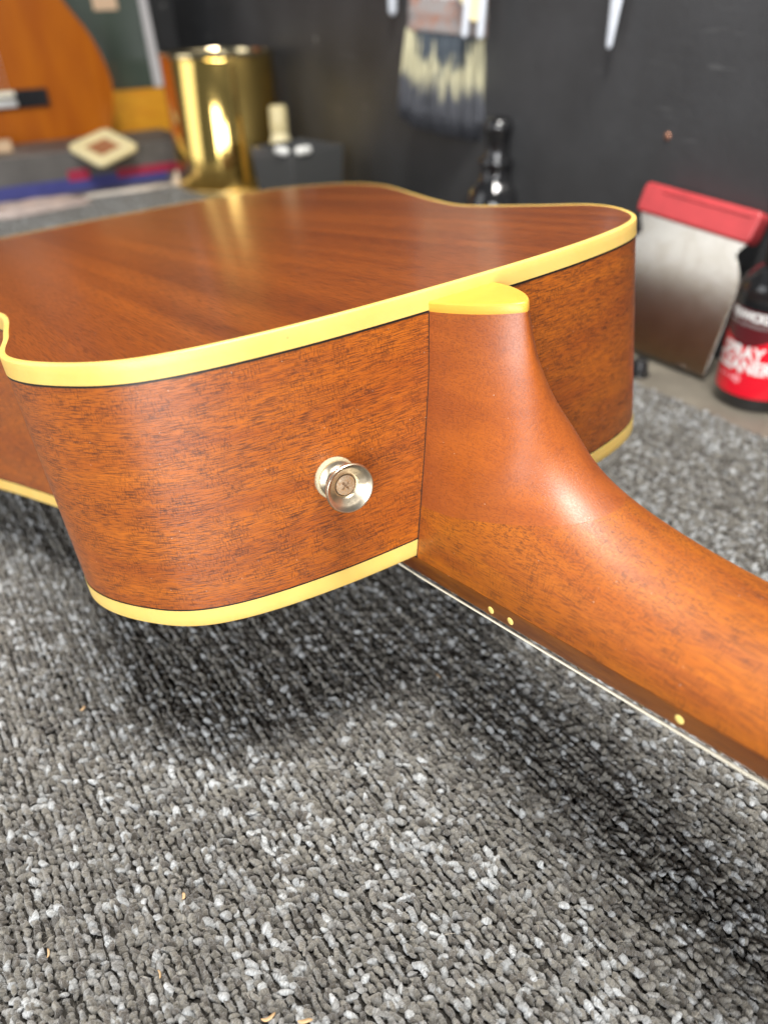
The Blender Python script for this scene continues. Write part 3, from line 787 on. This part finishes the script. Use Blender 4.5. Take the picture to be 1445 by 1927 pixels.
bm.transform(BMX @ Matrix.Translation((-7, 73.5, 9.75)) @ Matrix.Rotation(math.radians(-4.5), 4, 'Z'))
bmobj('lettering', bm, M_ink, fe, normals=False)
hp = [(-40, 112), (-38, 124), (-20, 138), (-13, 160), (-13, 200), (-17, 225), (-12, 245), (4, 250), (20, 245), (25, 225), (21, 200), (21, 160), (28, 138), (45, 124), (48, 112)]
bevel(prism('brush_handle', hp, 14, plain('brush_handle_wood', (0.32, 0.16, 0.07), 0.35, var=.15, coat=.4), br, BMX @ Matrix.Translation((0, 0, -7))), 5, 4)
def bristle_mat():
    t = NT('painted_bristles'); A = t.n('ShaderNodeAttribute', attribute_name='bristle_uv').outputs['Vector']
    s = t.n('ShaderNodeSeparateXYZ', Vector=A); u, v = s.outputs[0], s.outputs[1]
    def nz(sx, sy, off):
        mp = t.n('ShaderNodeMapping', Vector=A); mp.inputs['Scale'].default_value = (sx, sy, 1); mp.inputs['Location'].default_value = (off, off, 0)
        return t.noise(mp.outputs[0], 1, 3, 0.6)
    w = t.math('MULTIPLY_ADD', nz(17, 2.0, 3), .9, -.45)
    vv = t.math('ADD', v, w)
    # the old paint dips as a curved patch below the ferrule: stain with its own edge
    uu = t.math('MULTIPLY', t.math('SUBTRACT', u, .43), 2.3); dip = t.math('SUBTRACT', .36, t.math('MULTIPLY', t.math('MULTIPLY', uu, uu), .55))
    top = t.ramp(t.math('MULTIPLY_ADD', t.math('SUBTRACT', vv, dip), 6.0, .5, True), [(0.2, 0), (0.8, 1)])
    low = t.ramp(t.math('MULTIPLY_ADD', t.math('SUBTRACT', vv, .53), 5.0, .5, True), [(0.1, 0), (0.9, 1)])
    cream = t.mix(nz(60, 3, 8), (0.36, 0.34, 0.24), (0.74, 0.70, 0.46)); navy = t.mix(nz(50, 4, 5), (0.030, 0.045, 0.065), (0.10, 0.12, 0.14)); tip = t.mix(nz(70, 2.2, 9), (0.025, 0.026, 0.032), (0.19, 0.20, 0.23))
    t.set(Base_Color=t.mix(low, t.mix(top, navy, cream), tip), Roughness=0.6); return t.m
def bristles():
    n = 1500; V, F, U = [], [], []
    for i in range(n):
        u = random.random(); q = random.uniform(-1, 1)
        xt = -47.5 + u*96; yt = 47 - (xt+48)*.085
        xb = -57 + u*116 + random.gauss(0, .8); e = abs(u-.5)*2
        yb = -44 - u*15 + 9*e**4 + random.gauss(0, 1.6) + 2.0*abs(q)
        zt = q*8; zb = q*9*(1-.55*(1-abs(q))) + random.gauss(0, .4)
        wd = random.uniform(.5, 1.1); b = random.gauss(0, 1.5); S_ = 5; k0 = len(V)
        for s in range(S_+1):
            f = s/S_; x = xt + (xb-xt)*f + b*math.sin(f*math.pi); y = yt + (yb-yt)*f; z = zt + (zb-zt)*f + 3.0*math.sin(f*math.pi*.8)*q
            w_ = wd*(1-.55*f*f)
            for dx, dz in ((-w_, -.25), (w_, -.25), (0, .55)): V.append(tuple(BMX @ Vector((x+dx, y, z+dz)))); U.append((u, f, 0))
        for s in range(S_):
            a = k0 + 3*s
            for j in range(3): F.append((a+j, a+(j+1) % 3, a+3+(j+1) % 3, a+3+j))
        F.append((k0+3*S_, k0+3*S_+1, k0+3*S_+2))
    o = mesh('bristles', V, F, bristle_mat(), br, True)
    at = o.data.attributes.new('bristle_uv', 'FLOAT_VECTOR', 'POINT'); at.data.foreach_set('vector', np.array(U, np.float32).ravel())
    o['kind'] = 'stuff'
bristles()
# nail holding the brush
nl = tag(bmobj('nail', tube_bm([(wall_x(533)-2, 533, 405), (432, 528, 406), (405, 522, 408)], 2.4, 10), M_steel, None, True), 'steel nail carrying the paint brush above the picture', 'nail')

pt_ = empty('pronged_tool', tuple(P0 + DN*26)); tag(pt_, 'cream tool with two pale prongs hanging in front of the brush ferrule', 'tool')
def flat_tool(name, pts, t, mat, parent, z=0): return prism(name, pts, t, mat, parent, BMX @ Matrix.Translation((0, 0, z)), 1.4)
flat_tool('prong', [(20.5, 41), (23.5, 37.5), (27, 40), (28.5, 70), (30.5, 130), (24, 130), (22.5, 70)], 4.5, M_white, pt_)
flat_tool('prong', [(36.5, 40), (39.5, 36.5), (43, 39), (44.8, 70), (45.5, 130), (39.5, 130), (38.5, 70)], 4.5, M_white, pt_)
flat_tool('tool_plate', [(14, 72), (20, 64), (24, 54), (33, 50), (39, 54), (41, 64), (41, 128), (10, 128), (11, 84)], 3.0, M_creamp, pt_, -3.4)

def hanging(name, label, cat, y, z, prof, mat, tilt=0.0, flat=1.0):
    e = empty(name, (wall_x(y) - 9, y, z)); tag(e, label, cat)
    bm = lathe_bm(prof, 24)
    bmesh.ops.scale(bm, vec=(flat, 1, 1), verts=bm.verts)
    bm.transform(Matrix.Rotation(tilt, 4, 'X'))
    return e, bm
e, bm = hanging('file_blade', 'pale grey tapered tool hanging on the wall at upper right', 'tool', 316, 205.5, [(.6, 0), (2.6, 1.2), (3.4, 4), (4.6, 20), (6.4, 40), (8, 90), (8, 110)], M_white, math.radians(3.5), .5)
sharp(bmobj('blade', bm, M_white, e), 50); bm = lathe_bm([(9, 108), (11, 112), (11, 190), (8, 198)], 24); bm.transform(Matrix.Rotation(math.radians(3.5), 4, 'X')); sharp(bmobj('tool_handle', bm, M_blackm, e), 50)
e, bm = hanging('metal_rod', 'short white rod end hanging on the wall left of the brush', 'rod', 668, 226.5, [(.6, 0), (3.6, 1.5), (5.2, 5), (5.4, 120)], M_white)
sharp(bmobj('rod', bm, M_white, e), 50); bm = lathe_bm([(8, 118), (9, 121), (9, 170), (6, 176)], 24); sharp(bmobj('rod_handle', bm, M_blackm, e), 50)
e = empty('wall_screw', (wall_x(247)+.2, 247, 149)); tag(e, 'small coppery screw head in the dark wall above the scraper', 'screw')
bm = lathe_bm([(2.9, 0), (3.0, .6), (2.2, 1.6), (1.0, 2.0)], 20); bm.transform(Matrix.Rotation(-math.pi/2, 4, 'Y')); sharp(bmobj('screw_head', bm, plain('copper_screw', (0.40, 0.20, 0.13), 0.45, metal=.7), e), 50)
bm = bmesh.new(); bmesh.ops.create_cube(bm, size=1); bmesh.ops.scale(bm, vec=(.5, 3.4, .7), verts=bm.verts); bmesh.ops.translate(bm, vec=(-2.0, 0, 0), verts=bm.verts); bmobj('slot', bm, M_purf, e)

# ------------------------------------------------------------------ far left corner
M_carton = plain('dark_grey_carton', (0.105, 0.098, 0.092), 0.5, var=0.22, vscale=22)
ct = empty('flat_carton', (95, 1232, -4)); tag(ct, 'flat dark grey carton with a blue and red stripe in front of the orange guitar', 'carton')
box('carton_body', (0, 0, 32), (510, 138, 64), M_carton, ct, 1.5)
box('blue_stripe', (40, -69.3, 15), (330, 1.2, 20), plain('stripe_blue', (0.055, 0.06, 0.22), 0.45, var=.1), ct)
box('red_stripe', (182, -69.9, 24), (120, 1.2, 13), plain('stripe_red', (0.33, 0.025, 0.06), 0.45, var=.1), ct)
box('red_patch', (62, -69.9, 29), (34, 1.2, 16), bpy.data.materials['stripe_red'], ct, .3)

# orange classical guitar, front towards us, leaning back
cg = empty('classical_guitar', (84, 1318, -4)); cg.rotation_euler = (math.radians(-6), 0, math.radians(-4)); tag(cg, 'glossy orange guitar with a black bridge standing upright at far left', 'guitar')
CH = np.array([[0, 0.0], [70, 4], [130, 22], [175, 62], [196, 118], [196, 160], [180, 210], [150, 258], [128, 305], [124, 345], [134, 385], [143, 425], [136, 465], [105, 490], [55, 500], [0, 502]])
CO = spline(np.vstack([CH, CH[1:-1][::-1]*[-1, 1]]), 12)
def cg_plate(name, inset, ya, yb, mat, bev=0):
    P = CO*(1 - inset/190) + np.array([0, inset*1.2]); n = len(P)
    V = [(x, ya, z) for x, z in P] + [(x, yb, z) for x, z in P]
    F = [tuple(range(n)), tuple(range(2*n-1, n-1, -1))] + [(i, (i+1) % n, n+(i+1) % n, n+i) for i in range(n)]
    return sharp(fixn(mesh(name, V, F, mat, cg)), 40)
M_ctop = wood('orange_spruce_top', 'Object', 2, (0.44, 0.120, 0.001), (0.34, 0.080, 0.001), (0.24, 0.06, 0.002), rough=0.34, coat=0.12, coat_r=0.1, pore_amt=0.25, fleck=0.05, pl=60, pw=1.2, band=(200, 30))
M_ctop.node_tree.nodes['Principled BSDF'].inputs['Specular IOR Level'].default_value = 0.2
M_cside = plain('dark_rosewood_side', (0.05, 0.02, 0.01), 0.25, var=.2, coat=.5)
cg_plate('top', 0.0, 0, 3, M_ctop); cg_plate('side', 1.2, 3.05, 92, M_cside); cg_plate('back', 0.3, 92.05, 95, M_cside)
lathe_ = lathe_bm([(42, 0), (42, .6), (55, .6), (55, 0)], 48, False, False); lathe_.transform(axes((0, -.6, 345), (1, 0, 0), (0, 0, 1), (0, -1, 0))); bmobj('rosette', lathe_, M_cside, cg)
bg_ = box('bridge', (0, -4, 126), (180, 8, 27), M_black, cg, 2)
box('tie_block', (0, -9.5, 120), (78, 4, 10), M_steel, bg_, 1); box('saddle', (0, -10, 133), (78, 4.5, 4.5), M_ink, bg_, .8)
box('tie_edge', (0, -9.2, 133.4), (76, 3.4, 9), M_creamp, bg_, .8)
for k in range(6): bmobj('string', tube_bm([(-29+11.6*k, -12.5, 133), (-26+10.4*k, -11, 480)], .45, 6), M_ink, cg, True)

# glazed board behind it
pn = empty('glazed_panel', (346, 1412, -4)); pn.rotation_euler = (math.radians(-4), 0, math.radians(-6)); tag(pn, 'tall dark glass panel with a pale edge behind the orange guitar', 'panel')
def glassmat():
    t = NT('dark_green_glass'); n = t.noise(t.coord('Object'), 8, 3, .5)
    t.set(Base_Color=t.mix(n, (0.035, 0.045, 0.034), (0.10, 0.13, 0.105)), Roughness=0.10, Specular_IOR_Level=0.8, Coat_Weight=0.5, Coat_Roughness=0.05); return t.m
box('pane', (-46, 0, 265), (176, 6, 290), glassmat(), pn, .8)
prism('edge_strip', [(42.3, 0), (60, 0), (48, 412), (42.3, 412)], 14, plain('pale_grey_edge', (0.56, 0.54, 0.54), 0.4, var=.06), pn, Matrix.Rotation(math.pi/2, 4, 'X') @ Matrix.Translation((0, 119.6, -5)), .8)
box('lower_board', (-40, -1, 59.4), (202, 9, 118), wood('orange_board', 'Object', 0, (0.85, 0.40, 0.02), (0.75, 0.30, 0.012), (0.3, 0.1, 0.01), rough=.3, coat=.5, pore_amt=.3), pn, 1)
box('paper_tag', (-17, -4, 282), (42, 1.4, 80), plain('peach_paper', (0.68, 0.47, 0.30), 0.6), pn, .3)

# rounded cream frame tipped towards us on the carton
fr = empty('cream_frame', (200, 1148, 57)); tag(fr, 'cream rounded square frame with a brown centre lying on the carton', 'frame')
FM = Matrix.Rotation(math.radians(27.5), 4, 'Z') @ Matrix.Rotation(math.radians(24), 4, 'X') 
FM = Matrix.Rotation(math.radians(-18), 4, 'Z') @ Matrix.Rotation(math.radians(20), 4, 'X') @ Matrix.Rotation(math.radians(38), 4, 'Z')
def rsq(h, r, n=8):
    P = []
    for q in range(4):
        cx_, cy_ = [(h-r, h-r), (r-h, h-r), (r-h, r-h), (h-r, r-h)][q]
        for i in range(n+1):
            a = math.pi/2*q + math.pi/2*i/n; P.append((cx_+r*math.cos(a), cy_+r*math.sin(a)))
    return P
def ring_frame():
    o_, i_ = rsq(39, 11), rsq(21, 3); n = len(o_); V = []
    for P, z in ((o_, 0), (o_, 9), (i_, 9), (i_, 0)): V += [tuple(FM @ Vector((x, y, z))) for x, y in P]
    F = []
    for a in range(4):
        b = (a+1) % 4
        for i in range(n): F.append((a*n+i, a*n+(i+1) % n, b*n+(i+1) % n, b*n+i))
    return bevel(fixn(mesh('frame_ring', V, F, plain('cream_frame_plastic', (0.80, 0.70, 0.40), 0.45, var=.06), fr)), 2.5)
ring_frame()
prism('centre_panel', rsq(20.8, 3), 4, plain('brown_centre', (0.36, 0.15, 0.07), 0.5, var=.12), fr, FM @ Matrix.Translation((0, 0, 1)))
pr_ = box('support_block', (0, 0, 0), (1, 1, 1), M_carton) ; bpy.data.objects.remove(pr_)
of = tag(box('wood_offcut', (214, 1184, 65), (24, 20, 10), M_palewood, None, 1.5), 'small offcut propping up the cream frame on the carton', 'offcut')

# bits lying on the carton at far left
for i, (x, y, s, col, lab) in enumerate(((64, 1222, (34, 16, 17), (0.52, 0.36, 0.22), 'tan wood block near the bridge end on the carton'),
                                   (26, 1197, (30, 22, 15), (0.66, 0.56, 0.44), 'pale wood block in front of the dark recess on the carton'),
                                   (-5, 1214, (18, 20, 18), (0.55, 0.34, 0.18), 'orange-tan block at the left edge of the photo'))):
    o = box('wood_block', (0, 0, s[2]/2), s, plain('block_%d' % i, col, 0.65, var=.2, vscale=50), None, 2); o.location = (x*MM, y*MM, 60.4*MM); o.rotation_euler = (0, 0, random.uniform(-.6, .6)); tag(o, lab, 'wood block', 'wood blocks on the carton')
tr = tag(box('dark_box', (27, 1247, 72), (54, 34, 22), plain('dark_brown_box', (0.02, 0.012, 0.008), 0.5), None, 1.5), 'small dark brown box among the wood blocks at far left', 'box')
tag(box('wood_offcut', (300, 1108, 8), (20, 16, 26), plain('cream_offcut', (0.74, 0.60, 0.44), 0.6, var=.1), None, 4, Matrix.Rotation(.5, 4, 'Y')), 'pale rounded offcut leaning beside the gold tin', 'offcut')

# crumpled bag and paper on the far edge of the carpet
def bag(name, cx_, cy_, w, d, h, mat, seed, lab, cat, rz=0):
    r = np.random.default_rng(seed); nx, ny = 34, 18; V, F = [], []
    ph = r.uniform(0, 6.28, 8)
    for j in range(ny+1):
        for i in range(nx+1):
            u, v = i/nx, j/ny; e = (math.sin(math.pi*u)*math.sin(math.pi*v))**.45
            z = h*e*(.55 + .25*abs(math.sin(5*u+7*v+ph[0])) + .25*abs(math.sin(11*u-6*v+ph[1])) + .15*abs(math.sin(19*v+9*u+ph[2])) + .08*r.random())
            V.append(((u-.5)*w + 5*math.sin(9*v+ph[3]), (v-.5)*d + 4*math.sin(8*u+ph[4]), z))
    for j in range(ny):
        for i in range(nx): a = j*(nx+1)+i; F.append((a, a+1, a+nx+2, a+nx+1))
    o = mesh(name, V, F, mat, None); sharp(o, 22); o.location = (cx_*MM, cy_*MM, 0.5*MM); o.rotation_euler = (0, 0, rz); m = o.modifiers.new('thickness', 'SOLIDIFY'); m.thickness = .0006
    return tag(o, lab, cat)
bag('crumpled_bag', 45, 1085, 200, 70, 12, plain('pinkish_film', (0.50, 0.41, 0.37), 0.25, var=.18, vscale=30, coat=.5), 3, 'crumpled pinkish plastic bag on the far edge of the carpet', 'plastic bag', .12)
bag('crumpled_paper', -25, 1068, 90, 44, 14, plain('tan_paper', (0.60, 0.46, 0.32), 0.6, var=.2, vscale=30), 5, 'crumpled tan paper scrap left of the plastic bag', 'paper', .3)
bag('paper_strip', 205, 1108, 170, 14, 5, plain('pale_paper', (0.60, 0.54, 0.48), 0.5, var=.2, vscale=40), 6, 'thin pale paper strip along the striped carton', 'paper', .05)

# wood shavings on the carpet
M_shav = plain('wood_shaving', (0.44, 0.29, 0.15), 0.7, var=.2, vscale=400)
def shaving(x, y, L, w, curl, rz, lab):
    n = 14; V, F = [], []
    for i in range(n+1):
        f = i/n-.5; a = f*curl; px = (math.sin(a)/curl if curl else f)*L; py = (1-math.cos(a))/curl*L; wd = w*(1-(2*abs(f))**3)*.5 + .12
        z = .5*math.sin(f*5)
        V += [(px, py-wd, z), (px, py+wd, z+.25)]
    for i in range(n): F.append((2*i, 2*i+2, 2*i+3, 2*i+1))
    o = mesh('wood_shaving', V, F, M_shav, None, True); m = o.modifiers.new('thickness', 'SOLIDIFY'); m.thickness = .00022
    o.location = (x*MM, y*MM, .9*MM); o.scale = (.85, .85, .85); o.rotation_euler = (random.uniform(-.2, .2), random.uniform(-.2, .2), rz); tag(o, lab, 'wood shaving', 'wood shavings on the carpet')
shaving(-132.9, -70.4, 5.6, 1.0, 1.4, -.25, 'curled tan shaving at the bottom edge of the photo, left of the straight one')
shaving(-124.5, -77.0, 5.2, 1.1, .3, -.55, 'straight tan shaving cut by the bottom edge of the photo')
shaving(-139.7, -21.5, 2.4, 1.0, .8, .9, 'tiny orange chip in the left foreground beside pale yarn loops')
shaving(-154.8, -40.4, 3.0, .5, 1.2, 1.5, 'short upright sliver on the carpet at lower left')
shaving(-181.6, -14.5, 3.2, .5, 1.0, 1.2, 'thin sliver near the left edge of the foreground carpet')
shaving(-11.3, 7.9, 3.4, .7, .6, 2.0, 'rusty sliver in the neck shadow on the carpet')
shaving(-144.7, 79.6, 3.0, 1.4, .4, .2, 'small tan chip on the carpet below the left shoulder')
